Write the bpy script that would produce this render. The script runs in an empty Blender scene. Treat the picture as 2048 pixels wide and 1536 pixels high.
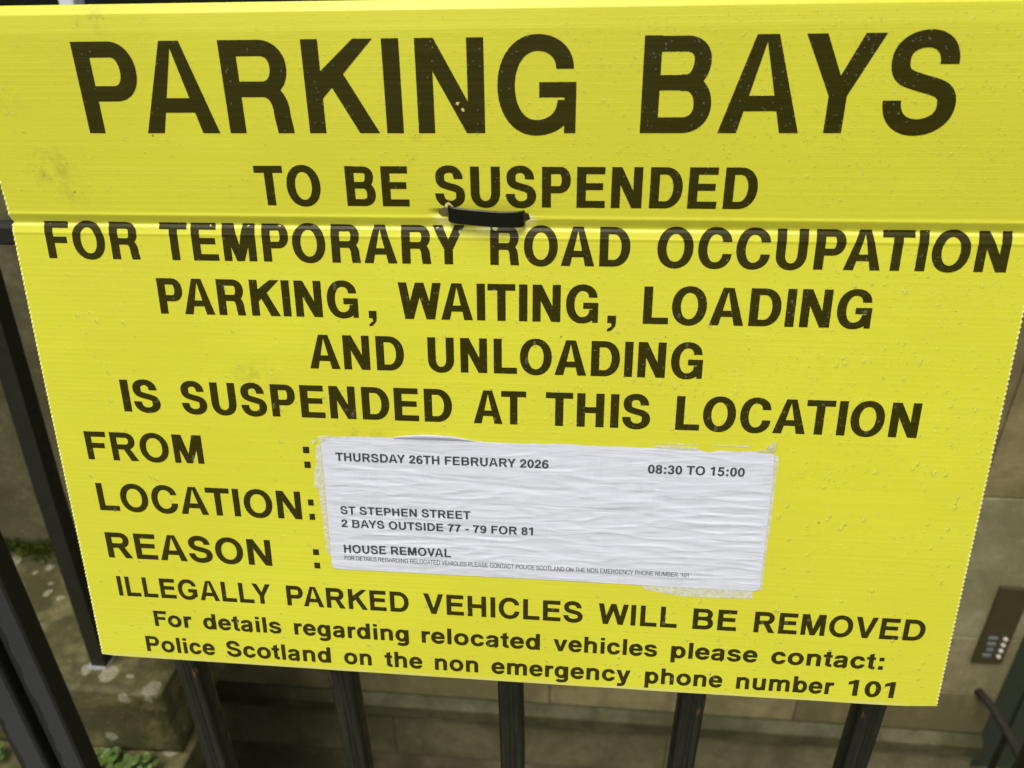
import bpy, bmesh, math, random
from mathutils import Vector, Matrix, noise
from mathutils.geometry import delaunay_2d_cdt

# ------------------------------------------------------------------ camera, light, exposure
SC = bpy.context.scene
COL = SC.collection
CAM = Vector((0.051222, -0.429914, 1.233558))
cd = bpy.data.cameras.new('camera'); cam = bpy.data.objects.new('camera', cd); COL.objects.link(cam)
cx = Vector((0.9956742, 0.0920112, -0.0129124))
cyd = Vector((0.0330771, -0.4808911, -0.8761562))
czf = Vector((-0.0868257, 0.8719390, -0.4818544))
cam.matrix_world = Matrix(((cx.x, -cyd.x, -czf.x, CAM.x), (cx.y, -cyd.y, -czf.y, CAM.y), (cx.z, -cyd.z, -czf.z, CAM.z), (0, 0, 0, 1)))
cd.sensor_fit = 'HORIZONTAL'; cd.sensor_width = 36.0; cd.lens = 1530.0 / 2048 * 36
cd.clip_start = 0.01; cd.clip_end = 200
cd.dof.use_dof = True; cd.dof.focus_distance = 0.49; cd.dof.aperture_fstop = 9.0
SC.camera = cam

w = bpy.data.worlds.new('World'); SC.world = w; w.use_nodes = True
nt = w.node_tree; bg = nt.nodes['Background']
sky = nt.nodes.new('ShaderNodeTexSky'); sky.sky_type = 'NISHITA'; sky.sun_disc = False
SUN_EL, SUN_AZ = 62.0, 200.0
sky.sun_elevation = math.radians(SUN_EL); sky.sun_rotation = math.radians(SUN_AZ)
sky.air_density = 1.0; sky.dust_density = 6.0; sky.ozone_density = 1.0
hs = nt.nodes.new('ShaderNodeHueSaturation'); hs.inputs['Saturation'].default_value = 0.45
nt.links.new(sky.outputs[0], hs.inputs['Color']); nt.links.new(hs.outputs[0], bg.inputs['Color'])
bg.inputs['Strength'].default_value = 0.10
sl = bpy.data.lights.new('sun', 'SUN'); so = bpy.data.objects.new('sun', sl); COL.objects.link(so)
sl.energy = 1.0; sl.angle = math.radians(40); sl.color = (1.0, 0.97, 0.92)
az, el = math.radians(SUN_AZ), math.radians(SUN_EL)
sdir = Vector((math.sin(az) * math.cos(el), math.cos(az) * math.cos(el), math.sin(el)))
so.rotation_euler = sdir.to_track_quat('Z', 'Y').to_euler()
SC.view_settings.view_transform = 'Standard'; SC.view_settings.look = 'None'
SC.view_settings.gamma = 1.0; SC.view_settings.use_curve_mapping = False
SC.view_settings.exposure = 0.55

# ------------------------------------------------------------------ node helper
class NT:
    def __init__(s, name):
        s.m = bpy.data.materials.new(name); s.m.use_nodes = True
        s.t = s.m.node_tree; s.b = s.t.nodes['Principled BSDF']
    def n(s, typ, **kw):
        x = s.t.nodes.new(typ)
        for k, v in kw.items(): setattr(x, k, v)
        return x
    def put(s, sock, v):
        if v is None: return
        if hasattr(v, 'is_output'): s.t.links.new(v, sock)
        else: sock.default_value = v
    def math(s, op, a, b=None, clamp=False):
        x = s.n('ShaderNodeMath', operation=op); x.use_clamp = clamp
        s.put(x.inputs[0], a)
        if b is not None: s.put(x.inputs[1], b)
        return x.outputs[0]
    def mix(s, f, a, b, bt='MIX'):
        x = s.n('ShaderNodeMix', data_type='RGBA', blend_type=bt)
        s.put(x.inputs[0], f); s.put(x.inputs[6], a); s.put(x.inputs[7], b)
        return x.outputs[2]
    def coord(s, which='Object', scale=(1, 1, 1), loc=(0, 0, 0), rot=(0, 0, 0)):
        c = s.n('ShaderNodeTexCoord'); mp = s.n('ShaderNodeMapping')
        s.t.links.new(c.outputs[which], mp.inputs[0])
        mp.inputs['Scale'].default_value = scale; mp.inputs['Location'].default_value = loc
        mp.inputs['Rotation'].default_value = rot
        return mp.outputs[0]
    def noise(s, vec, scale, detail=4, rough=0.55, dist=0.0):
        x = s.n('ShaderNodeTexNoise'); s.put(x.inputs['Vector'], vec)
        x.inputs['Scale'].default_value = scale; x.inputs['Detail'].default_value = detail
        x.inputs['Roughness'].default_value = rough; x.inputs['Distortion'].default_value = dist
        return x.outputs['Fac']
    def voro(s, vec, scale, rnd=1.0, feature='F1'):
        x = s.n('ShaderNodeTexVoronoi', feature=feature); s.put(x.inputs['Vector'], vec)
        x.inputs['Scale'].default_value = scale; x.inputs['Randomness'].default_value = rnd
        return x
    def ramp(s, f, a, b, lo=0.0, hi=1.0):
        x = s.n('ShaderNodeMapRange', interpolation_type='SMOOTHSTEP'); s.put(x.inputs[0], f)
        x.inputs[1].default_value = a; x.inputs[2].default_value = b
        x.inputs[3].default_value = lo; x.inputs[4].default_value = hi
        return x.outputs[0]
    def bump(s, h, strength, dist, prev=None):
        x = s.n('ShaderNodeBump'); s.put(x.inputs['Height'], h)
        x.inputs['Strength'].default_value = strength; x.inputs['Distance'].default_value = dist
        if prev is not None: s.put(x.inputs['Normal'], prev)
        return x.outputs[0]
    def xyz(s, vec):
        x = s.n('ShaderNodeSeparateXYZ'); s.put(x.inputs[0], vec); return x.outputs
    def out(s, col=None, rough=None, spec=None, normal=None, **kw):
        s.put(s.b.inputs['Base Color'], col); s.put(s.b.inputs['Roughness'], rough)
        s.put(s.b.inputs['Specular IOR Level'], spec); s.put(s.b.inputs['Normal'], normal)
        for k, v in kw.items(): s.put(s.b.inputs[k.replace('_', ' ')], v)
        return s.m

def c4(r, g, b): return (r, g, b, 1.0)

# ------------------------------------------------------------------ mesh helpers
def obj(name, verts, faces, mat, parent=None, label=None, cat=None, group=None, kind=None, uvs=None, smooth=False, mats=None, fmat=None):
    me = bpy.data.meshes.new(name)
    off = Vector((0, 0, 0))
    if parent is not None:
        off = Vector(parent.location)
        if parent.parent is not None: off = off + Vector(parent.parent.location)
    me.from_pydata([tuple(Vector(v) - off) for v in verts], [], faces)
    for m in (mats or [mat]): me.materials.append(m)
    if fmat:
        for p, k in zip(me.polygons, fmat): p.material_index = k
    if uvs is not None:
        ul = me.uv_layers.new(name='UVMap')
        for p in me.polygons:
            for li in p.loop_indices: ul.data[li].uv = uvs[me.loops[li].vertex_index]
    if smooth:
        for p in me.polygons: p.use_smooth = True
    me.validate(); me.update()
    o = bpy.data.objects.new(name, me); COL.objects.link(o)
    if parent is not None: o.parent = parent
    tag(o, label, cat, group, kind)
    return o
def tag(o, label=None, cat=None, group=None, kind=None):
    for k, v in (('label', label), ('category', cat), ('group', group), ('kind', kind)):
        if v: o[k] = v
def thing(name, loc, label, cat, group=None):
    o = bpy.data.objects.new(name, None); COL.objects.link(o); o.location = loc
    o.empty_display_size = 0.05; tag(o, label, cat, group); return o

class MB:
    def __init__(s): s.v = []; s.f = []
    def add(s, vs, fs):
        k = len(s.v); s.v += [tuple(v) for v in vs]; s.f += [tuple(i + k for i in f) for f in fs]
    def box(s, x0, x1, y0, y1, z0, z1, bev=0.0):
        bm = bmesh.new()
        bmesh.ops.create_cube(bm, size=1.0)
        for v in bm.verts:
            v.co = Vector(((x0 + x1) / 2 + v.co.x * (x1 - x0), (y0 + y1) / 2 + v.co.y * (y1 - y0), (z0 + z1) / 2 + v.co.z * (z1 - z0)))
        if bev: bmesh.ops.bevel(bm, geom=list(bm.edges), offset=bev, segments=2, affect='EDGES', profile=0.5)
        s.bm(bm)
    def bm(s, bm):
        bm.verts.index_update()
        s.add([v.co.copy() for v in bm.verts], [[v.index for v in f.verts] for f in bm.faces]); bm.free()
    def tube(s, pts, r, n=12, prof=None, caps=True):
        # sweep a circle (or closed profile of (a,b)) along the points
        prof = prof or [(math.cos(2 * math.pi * i / n), math.sin(2 * math.pi * i / n)) for i in range(n)]
        n = len(prof); k = len(s.v); P = [Vector(p) for p in pts]
        up = None
        for i, p in enumerate(P):
            t = (P[min(i + 1, len(P) - 1)] - P[max(i - 1, 0)]).normalized()
            if up is None: up = Vector((1, 0, 0)) if abs(t.x) < 0.8 else Vector((0, 1, 0))
            a = (up - t * up.dot(t)).normalized(); b = t.cross(a); up = a
            rr = r[i] if isinstance(r, (list, tuple)) else r
            for u, q in prof: s.v.append(tuple(p + a * (u * rr) + b * (q * rr)))
        for i in range(len(P) - 1):
            for j in range(n):
                s.f.append((k + i * n + j, k + i * n + (j + 1) % n, k + (i + 1) * n + (j + 1) % n, k + (i + 1) * n + j))
        if caps:
            s.f.append(tuple(k + j for j in range(n - 1, -1, -1))); s.f.append(tuple(k + (len(P) - 1) * n + j for j in range(n)))
    def build(s, name, mat, parent=None, **kw): return obj(name, s.v, s.f, mat, parent, **kw)

# ------------------------------------------------------------------ the notice board's own frame (u right, v down from the fold, h off the face), metres
OF = Vector((-0.299997, 0.0, 1.098659))
BU = Vector((0.99999, 0.0, 0.0044687))
VL = Vector((0.0044024, -0.1716982, -0.9851398)); NL = Vector((-0.0007673, -0.9851496, 0.1716964))
VU = Vector((0.0044553, -0.0775728, -0.9969767)); NU = Vector((-0.0003467, -0.9969867, 0.0775721))
BW, VT, VB = 0.600, -0.1185, 0.3212
PROF = [(-0.0062, 0), (-0.0050, 0.00030), (-0.0042, 0.00022), (-0.0034, -0.0001), (0.0004, -0.0015), (0.0010, -0.0016), (0.0026, -0.0007), (0.0058, 0.0000), (0.0064, 0.00022), (0.0072, 0.00022), (0.0082, 0)]
def lerp_prof(v):
    if v <= PROF[0][0] or v >= PROF[-1][0]: return 0.0
    for (a, ha), (b, hb) in zip(PROF, PROF[1:]):
        if v <= b: return ha + (hb - ha) * (v - a) / (b - a)
    return 0.0
def sheet_h(u, v):
    h = lerp_prof(v)
    if v < -0.1135: h -= (-0.1135 - v) * 0.55
    elif False: pass
    if v < -0.104: h -= (-0.104 - v) * 0.07
    h -= 0.0016 * math.exp(-((u - 0.294) / 0.028) ** 2 - ((v + 0.004) / 0.007) ** 2)
    h += 0.0006 * math.sin(u * 9 + v * 5) * math.sin(v * 14 + 1)
    return h
def surf(u, v, h=0.0):
    h += sheet_h(u, v)
    if v >= 0: return OF + BU * u + VL * v + NL * h
    return OF + BU * u + VU * v + NU * h


# ------------------------------------------------------------------ lettering: every glyph is drawn from strokes (units: cap height 718)
def quarter(p, q, how, n=12, k=0.585):
    (x0, y0), (x1, y1) = p, q
    if how == 'h': c1, c2 = (x0 + k * (x1 - x0), y0), (x1, y1 - k * (y1 - y0))
    else: c1, c2 = (x0, y0 + k * (y1 - y0)), (x1 - k * (x1 - x0), y1)
    return bez(p, c1, c2, q, n)
def bez(p, c1, c2, q, n=12):
    o = []
    for i in range(n + 1):
        t = i / n; a, b, c, d = (1 - t) ** 3, 3 * t * (1 - t) ** 2, 3 * t * t * (1 - t), t ** 3
        pos = (a * p[0] + b * c1[0] + c * c2[0] + d * q[0], a * p[1] + b * c1[1] + c * c2[1] + d * q[1])
        e = [3 * ((1 - t) ** 2 * (c1[j] - p[j]) + 2 * t * (1 - t) * (c2[j] - c1[j]) + t * t * (q[j] - c2[j])) for j in (0, 1)]
        if abs(e[0]) + abs(e[1]) < 1e-6: e = [q[0] - p[0], q[1] - p[1]]
        o.append((pos, e))
    return o
def stroke(start, cmds, S, T):
    """A pen stroke along a spine; S = thickness where it runs vertically, T where horizontally. Returns convex quads."""
    cur = start; pts = []
    for c in cmds:
        if c[0] in 'hv': seg = quarter(cur, c[1], c[0]); cur = c[1]
        elif c[0] == 'L':
            e = (c[1][0] - cur[0], c[1][1] - cur[1]); seg = [(cur, e), (c[1], e)]; cur = c[1]
        else: seg = bez(cur, c[1], c[2], c[3]); cur = c[3]
        pts += seg
    L = []; R = []
    for (x, y), (ex, ey) in pts:
        m = math.hypot(ex, ey); tx, ty = ex / m, ey / m
        hw = 0.5 * math.sqrt((S * ty) ** 2 + (T * tx) ** 2)
        L.append((x - ty * hw, y + tx * hw)); R.append((x + ty * hw, y - tx * hw))
    q = []
    for i in range(len(L) - 1):
        if math.hypot(L[i + 1][0] - L[i][0], L[i + 1][1] - L[i][1]) + math.hypot(R[i + 1][0] - R[i][0], R[i + 1][1] - R[i][1]) < 1e-6: continue
        q.append([L[i], R[i], R[i + 1]]); q.append([L[i], R[i + 1], L[i + 1]])
    return q
def rect(x0, y0, x1, y1): return [[(x0, y0), (x1, y0), (x1, y1), (x0, y1)]]
def ring(x0, y0, x1, y1, S, T):
    cx_, cy_ = (x0 + x1) / 2, (y0 + y1) / 2; l, r, b, t = x0 + S / 2, x1 - S / 2, y0 + T / 2, y1 - T / 2
    return stroke((l, cy_), [('v', (cx_, t)), ('h', (r, cy_)), ('v', (cx_, b)), ('h', (l, cy_))], S, T)

def glyph(ch, S, T, arial=False):
    H = 718; s, t = S / 2, T / 2; D = S * 1.06
    G = []
    if ch == 'A':
        k = 0.93 * S
        G = [[(20, 0), (20 + 1.07 * S, 0), (361 + 0.10 * S, H), (361 - 0.60 * S, H)], [(702 - 1.07 * S, 0), (702, 0), (361 + 0.60 * S, H), (361 - 0.10 * S, H)],
             [(150, 165), (570, 165), (537, 165 + T * 0.95), (183, 165 + T * 0.95)]]
    elif ch == 'B':
        G = rect(76, 0, 76 + S, H)
        G += stroke((76 + S / 2, H - t), [('L', (430, H - t)), ('h', (645 - s, 540)), ('v', (430, 378)), ('L', (76 + s, 378))], S * .95, T * .93)
        G += stroke((400, 378), [('L', (440, 378)), ('h', (669 - s, 208)), ('v', (430, t)), ('L', (76 + s, t))], S, T)
    elif ch == 'C':
        G = stroke((676 - s, 480), [('v', (370, 737 - t)), ('h', (44 + s, 359)), ('v', (370, -19 + t)), ('h', (684 - s, 262))], S, T)
    elif ch == 'D':
        G = rect(76, 0, 76 + S, H) + stroke((76 + s, H - t), [('L', (360, H - t)), ('h', (690 - s, 359)), ('v', (360, t)), ('L', (76 + s, t))], S, T)
    elif ch == 'E':
        G = rect(76, 0, 76 + S, H) + rect(80, 0, 621, T) + rect(80, H - T, 610, H) + rect(80, 315, 578, 315 + T * .97)
    elif ch == 'F':
        G = rect(76, 0, 76 + S, H) + rect(80, H - T, 587, H) + rect(80, 300, 530, 300 + T)
    elif ch == 'G':
        G = stroke((690 - s, 485), [('v', (385, 737 - t)), ('h', (44 + s, 359)), ('v', (375, -19 + t)), ('h', (705 - s, 255))], S, T)
        G += rect(400, 388 - T * .95, 713, 388)
        G += rect(713 - S * .66, 0, 713, 385) if not arial else [[(713 - S * .9, 80), (713, 110), (713, 385), (713 - S * .9, 385)]]
    elif ch == 'H':
        G = rect(71, 0, 71 + S, H) + rect(651 - S, 0, 651, H) + rect(75, 300, 648, 300 + T)
    elif ch == 'I': G = rect(64, 0, 64 + S, H)
    elif ch == 'K':
        G = rect(87, 0, 87 + S, H) + [[(150, 190), (150, 190 + 1.5 * S), (540, H), (540 + 1.25 * S - 15, H)], [(722, 0), (722 - 1.2 * S, 0), (300, 395), (300 + .72 * S, 395 + .72 * S)]]
    elif ch == 'L': G = rect(76, 0, 76 + S, H) + rect(80, 0, 583, T)
    elif ch == 'M':
        G = rect(69, 0, 69 + S * .95, H) + rect(765 - S * .95, 0, 765, H)
        G += [[(69, H), (69 + S * 1.42, H), (417 + S * .42, 0), (417 - S * .45, 0)], [(765, H), (765 - S * 1.42, H), (417 - S * .42, 0), (417 + S * .45, 0)]]
    elif ch == 'N':
        G = rect(69, 0, 69 + S * .97, H) + rect(654 - S * .97, 0, 654, H) + [[(69, H), (69 + S * 1.08, H), (654, 0), (654 - S * 1.08, 0)]]
    elif ch == 'O': G = ring(44, -19, 734, 737, S, T)
    elif ch == 'P':
        G = rect(73, 0, 73 + S, H) + stroke((73 + s, H - t), [('L', (410, H - t)), ('h', (627 - s, 487)), ('v', (400, 256 + t)), ('L', (73 + s, 256 + t))], S, T)
    elif ch == 'R':
        G = rect(76, 0, 76 + S, H) + stroke((76 + s, H - t), [('L', (430, H - t)), ('h', (660 - s, 510)), ('v', (430, 285 + t)), ('L', (76 + s, 285 + t))], S, T)
        if arial: G += [[(700, 0), (700 - 1.2 * S, 0), (340, 340), (340 + 1.05 * S, 345)]]
        else: G += stroke((390, 285 + t), [('L', (420, 285 + t)), ('h', (650 - s, 165)), ('C', (650 - s, 95), (668 - s, 60), (668 - s, 0))], S, T)
    elif ch == 'S':
        G = stroke((590 - s, 498), [('v', (325, 737 - t)), ('h', (54 + s, 535)), ('C', (54 + s, 400), (220, 395), (335, 362)), ('C', (450, 332), (629 - s, 325), (629 - s, 200)), ('v', (335, -19 + t)), ('h', (39 + s, 240))], S, T * 1.02)
    elif ch == 'T': G = rect(14, H - T, 598, H) + rect(306 - s, 0, 306 + s, H - T + 5)
    elif ch == 'U':
        G = stroke((72 + s, H), [('L', (72 + s, 260)), ('v', (361, -19 + t)), ('h', (651 - s, 260)), ('L', (651 - s, H))], S, T)
    elif ch == 'V':
        G = [[(19, H), (19 + 1.07 * S, H), (333 + .42 * S, 0), (333 - .52 * S, 0)], [(648, H), (648 - 1.07 * S, H), (333 - .42 * S, 0), (333 + .52 * S, 0)]]
    elif ch == 'W':
        for a, b in ((14, 235), (472, 235), (472, 695), (930, 695)):
            d = 0.52 * S; a = a + d if a == 14 else (a - d if a == 930 else a)
            G.append([(a - d, H), (a + d, H), (b + d, 0), (b - d, 0)])
    elif ch == 'Y':
        G = rect(334 - s, 0, 334 + s, 300) + [[(15, H), (15 + 1.13 * S, H), (334 + s, 275), (334 - s, 275)], [(653, H), (653 - 1.13 * S, H), (334 - s, 275), (334 + s, 275)]]
    elif ch == ',': G = rect(64, 0, 64 + S * 1.06, 146) + [[(64 + S * .45, 6), (64 + S * 1.06, 6), (64 + S * 1.0, -60), (64 + S * .55, -60)], [(64 + S * .55, -58), (64 + S * 1.0, -58), (64 + S * .5, -150), (64, -168), (64, -120)]]
    elif ch == ':': G = rect(92, 0, 92 + S * 1.06, 146 * S / 140) + rect(92, 532 - 146 * S / 140, 92 + S * 1.06, 532)
    elif ch == '-': G = rect(27, 215, 306, 215 + T)
    elif ch in '‘’': G = rect(69, 600, 69 + S, H) if ch == '’' else rect(69, 560, 69 + S, 680)
    elif ch == '0': G = ring(32, -19, 524, 710, S, T)
    elif ch == '1':
        G = rect(378 - S, 0, 378, 710) + [[(69, 500), (378 - S + 6, 575), (378 - S + 6, 710), (378 - S * .75, 710), (300 - s, 640), (69, 500 + T * .95)]][:0]
        G += [[(69, 480), (69, 480 + T), (245, 690), (260, 706), (378 - S * .7, 710), (378 - S * .7, 560), (240, 540)]]
    elif ch == '2':
        G = stroke((30 + s, 455), [('v', (272, 710 - t)), ('h', (511 - s, 495)), ('C', (511 - s, 330), (150, 250), (110 + s * .3, T * .6))], S, T) + rect(26, 0, 511, T)
    elif ch == '3':
        G = stroke((35 + s, 510), [('v', (268, 710 - t)), ('h', (495 - s, 525)), ('v', (240, 372))], S, T * .95)
        G += stroke((240, 372), [('L', (270, 372)), ('h', (516 - s, 190)), ('v', (268, -19 + t)), ('h', (27 + s, 190))], S, T)
    elif ch == '5':
        G = rect(120, 698 - T, 490, 698) + [[(95, 698), (95 + S * .95, 698), (85 + S * .8, 330), (60, 310)]]
        G += stroke((70 + s, 370), [('C', (110, 430), (190, 462 - t), (285, 462 - t)), ('h', (516 - s, 225)), ('v', (262, -19 + t)), ('h', (27 + s, 180))], S, T)
    elif ch in '69':
        G = ring(31, -19, 520, 455, S, T * .97) + stroke((510 - s, 545), [('v', (295, 710 - t)), ('h', (31 + s, 340)), ('L', (31 + s, 210))], S, T)
        if ch == '9': G = [[(551 - x, 691 - y) for x, y in p] for p in G]
    elif ch == '7':
        G = rect(25, 698 - T, 528, 698) + stroke((455, 640), [('C', (330, 500), (235, 300), (205, 0))], S * 1.02, T)
    elif ch == '8': G = ring(32, -19, 524, 400, S, T * .95) + ring(52, 335, 504, 710, S * .96, T * .95)
    # ---- lower case
    elif ch == 'a':
        G = stroke((45 + s, 370), [('v', (275, 546 - t)), ('h', (492 - s, 385)), ('L', (492 - s, 110)), ('C', (492 - s, 50), (500 - s, 20), (522 - s, 0))], S, T * .92)
        G += stroke((492 - s, 300), [('C', (430, 285), (350, 285), (270, 272)), ('h', (29 + s, 150)), ('v', (200, -14 + t * .9)), ('h', (492 - s, 190))], S * .97, T * .88)
    elif ch in 'dbpgq':
        x0, x1 = (34, 520) if ch in 'dgq' else (92, 578)
        G = ring(x0, -14, x1, 546, S, T)
        if ch == 'd': G += rect(551 - S, 0, 551, H)
        if ch == 'b': G += rect(61, 0, 61 + S, H)
        if ch == 'p': G += rect(61, -207, 61 + S, 532)
        if ch == 'g':
            G += stroke((551 - s, 532), [('L', (551 - s, -20)), ('v', (295, -217 + t)), ('C', (190, -217 + t), (80 + s, -190 + t), (50 + s, -90))], S, T)
    elif ch == 'c':
        G = stroke((515 - s, 345), [('v', (290, 546 - t)), ('h', (34 + s, 266)), ('v', (290, -14 + t)), ('h', (524 - s, 190))], S, T)
    elif ch == 'e':
        G = stroke((520 - s, 165), [('v', (285, -14 + t)), ('h', (23 + s, 266)), ('v', (278, 546 - t)), ('h', (528 - s, 300)), ('L', (528 - s, 225))], S, T)
        G += rect(23 + s, 218, 520, 218 + T * .8)
    elif ch in 'nhmu':
        if ch == 'm':
            G = rect(64, 0, 64 + S, 532)
            for a, b in ((64, 515), (375, 826)):
                G += stroke((a + s, 330), [('v', (a + 245, 546 - t)), ('h', (b - s, 370)), ('L', (b - s, 0))], S, T)
        else:
            G = rect(65, 0, 65 + S, H if ch == 'h' else 532) + stroke((65 + s, 320), [('v', (325, 546 - t)), ('h', (546 - s, 360)), ('L', (546 - s, 0))], S, T)
            if ch == 'u': G = [[(611 - x, 532 - y) for x, y in p] for p in G]
    elif ch in 'il':
        G = rect(69, 0, 69 + S, 532 if ch == 'i' else H)
        if ch == 'i': G += rect(69, 600, 69 + S, H)
    elif ch == 'o': G = ring(34, -14, 578, 546, S, T)
    elif ch == 'r': G = rect(64, 0, 64 + S, 532) + stroke((64 + s, 290), [('v', (310, 535 - t)), ('L', (378, 538 - t))], S, T)
    elif ch == 's':
        G = stroke((500 - s, 375), [('v', (272, 546 - t * .92)), ('h', (45 + s, 395)), ('C', (45 + s, 310), (170, 300), (280, 272)), ('C', (400, 245), (519 - s, 240), (519 - s, 150)), ('v', (275, -14 + t * .92)), ('h', (30 + s, 175))], S * .97, T * .92)
    elif ch == 't':
        G = [[(90, 60), (90 + S, 60), (90 + S, 690 if arial else 676), (90, 640 if arial else 676)]] + rect(10, 532 - T * .85, 309, 532)
        G += stroke((90 + s, 160), [('v', (245, t * .85)), ('L', (309, t * .95))], S, T * .9)
    elif ch == 'v':
        G = [[(13, 532), (13 + 1.05 * S, 532), (278 + .40 * S, 0), (278 - .5 * S, 0)], [(543, 532), (543 - 1.05 * S, 532), (278 - .4 * S, 0), (278 + .5 * S, 0)]]
    elif ch == 'y':
        G = [[(10, 532), (10 + 1.08 * S, 532), (285 + .40 * S, 20), (285 - .5 * S, 0)], [(539, 532), (539 - 1.05 * S, 532), (205, -40), (205 + .95 * S, -60)]]
        G += stroke((539 - .53 * S - 128, 150), [('C', (300, -80), (270, -214 + t), (160, -214 + t)), ('L', (60, -205 + t))], S, T * .95)
    return G

ADV = dict(A=722, B=722, C=722, D=722, E=667, F=611, G=778, H=722, I=278, K=722, L=611, M=833, N=722, O=778, P=667, R=722, S=667, T=611, U=722, V=667, W=944, Y=667,
           a=556, b=611, c=556, d=611, e=556, g=611, h=611, i=278, l=278, m=889, n=611, o=611, p=611, r=389, s=556, t=333, u=611, v=556, y=556)
ADV.update({c: 556 for c in '0123456789'}); ADV.update({' ': 278, ':': 333, ',': 278, '-': 333, '‘': 222, '’': 222})
KERN = {('P', 'A'): -60, ('A', 'T'): -60, ('T', 'A'): -60, ('A', 'Y'): -70, ('Y', 'A'): -70, ('L', 'Y'): -80, ('L', 'T'): -70, ('V', 'A'): -60, ('A', 'V'): -60, ('W', 'A'): -45, ('R', 'Y'): -30, ('A', 'W'): -45, ('P', 'O'): -10, ('L', 'O'): -10, ('F', 'o'): -30, ('1', '0'): -10}
_gc = {}
def glyph_mesh(ch, S, T, arial):
    k = (ch, S, T, arial)
    if k not in _gc:
        vs, fs = [], []
        for p in glyph(ch, S, T, arial):
            a = sum(p[i][0] * p[(i + 1) % len(p)][1] - p[(i + 1) % len(p)][0] * p[i][1] for i in range(len(p)))
            if abs(a) < 8: continue
            if a < 0: p = p[::-1]
            b = len(vs); vs += [Vector(q) for q in p]; fs.append(list(range(b, b + len(p))))
        if not vs: _gc[k] = ([], [])
        else:
            v, e, f, ov, oe, of = delaunay_2d_cdt(vs, [], fs, 0, 1e-3, True)
            keep = [list(x) for x, o in zip(f, of) if len(o)]
            # merge the kept triangles into clean flat faces
            bm = bmesh.new(); bv = [bm.verts.new((q.x, q.y, 0)) for q in v]
            for x in keep:
                try: bm.faces.new([bv[i] for i in x])
                except ValueError: pass
            bmesh.ops.delete(bm, geom=[q for q in bm.verts if not q.link_faces], context='VERTS')
            bmesh.ops.recalc_face_normals(bm, faces=bm.faces)
            bm.verts.index_update()
            _gc[k] = ([(q.co.x, q.co.y) for q in bm.verts], [[q.index for q in x.verts] for x in bm.faces]); bm.free()
    return _gc[k]
def word_mesh(text, S, T, arial=False, track=0):
    V, F = [], []; x = 0; prev = None
    for ch in text:
        x += KERN.get((prev, ch), 0)
        if ch != ' ':
            v, f = glyph_mesh(ch, S, T, arial); b = len(V)
            V += [(x + a, y) for a, y in v]; F += [[i + b for i in q] for q in f]
        x += ADV[ch] + track; prev = ch
    return V, F
def lettering(words, base, cap, S, T, arial, mat, parent, label, lift=0.00012, cuts=(), fn=surf, slope=0.0, capref=718.0, name='lettering'):
    """words: (text, u0, u1) in mm; the ink runs exactly from u0 to u1; base line and cap height in mm."""
    bm = bmesh.new()
    for text, u0, u1 in words:
        V, F = word_mesh(text, S, T, arial)
        x0 = min(p[0] for p in V); x1 = max(p[0] for p in V); sx = (u1 - u0) / (x1 - x0) / 1000.0
        sy = cap / capref / 1000.0
        bv = []
        for a, b in V:
            u = u0 / 1000.0 + (a - x0) * sx
            bv.append(bm.verts.new((u, base / 1000.0 - b * sy + slope * (u - u0 / 1000.0), 0)))
        for q in F:
            try: bm.faces.new([bv[i] for i in q])
            except ValueError: pass
    for axis, val in cuts:
        no = Vector((0, 1, 0)) if axis == 'v' else Vector((1, 0, 0))
        bmesh.ops.bisect_plane(bm, geom=list(bm.verts) + list(bm.edges) + list(bm.faces), plane_co=no * val, plane_no=no, dist=1e-7)
    bm.verts.index_update()
    uvs = [(v.co.x, v.co.y) for v in bm.verts]
    vs = [fn(v.co.x, v.co.y, lift) for v in bm.verts]
    fs = [[v.index for v in f.verts] for f in bm.faces]
    bm.free()
    # all faces look at the viewer
    n0 = NL if base > 0 else NU
    out = []
    for f in fs:
        a, b, c = vs[f[0]], vs[f[1]], vs[f[2]]
        out.append(f if (b - a).cross(c - a).dot(n0) > 0 else f[::-1])
    return obj(name, vs, out, mat, parent, label=label, uvs=uvs)

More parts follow.
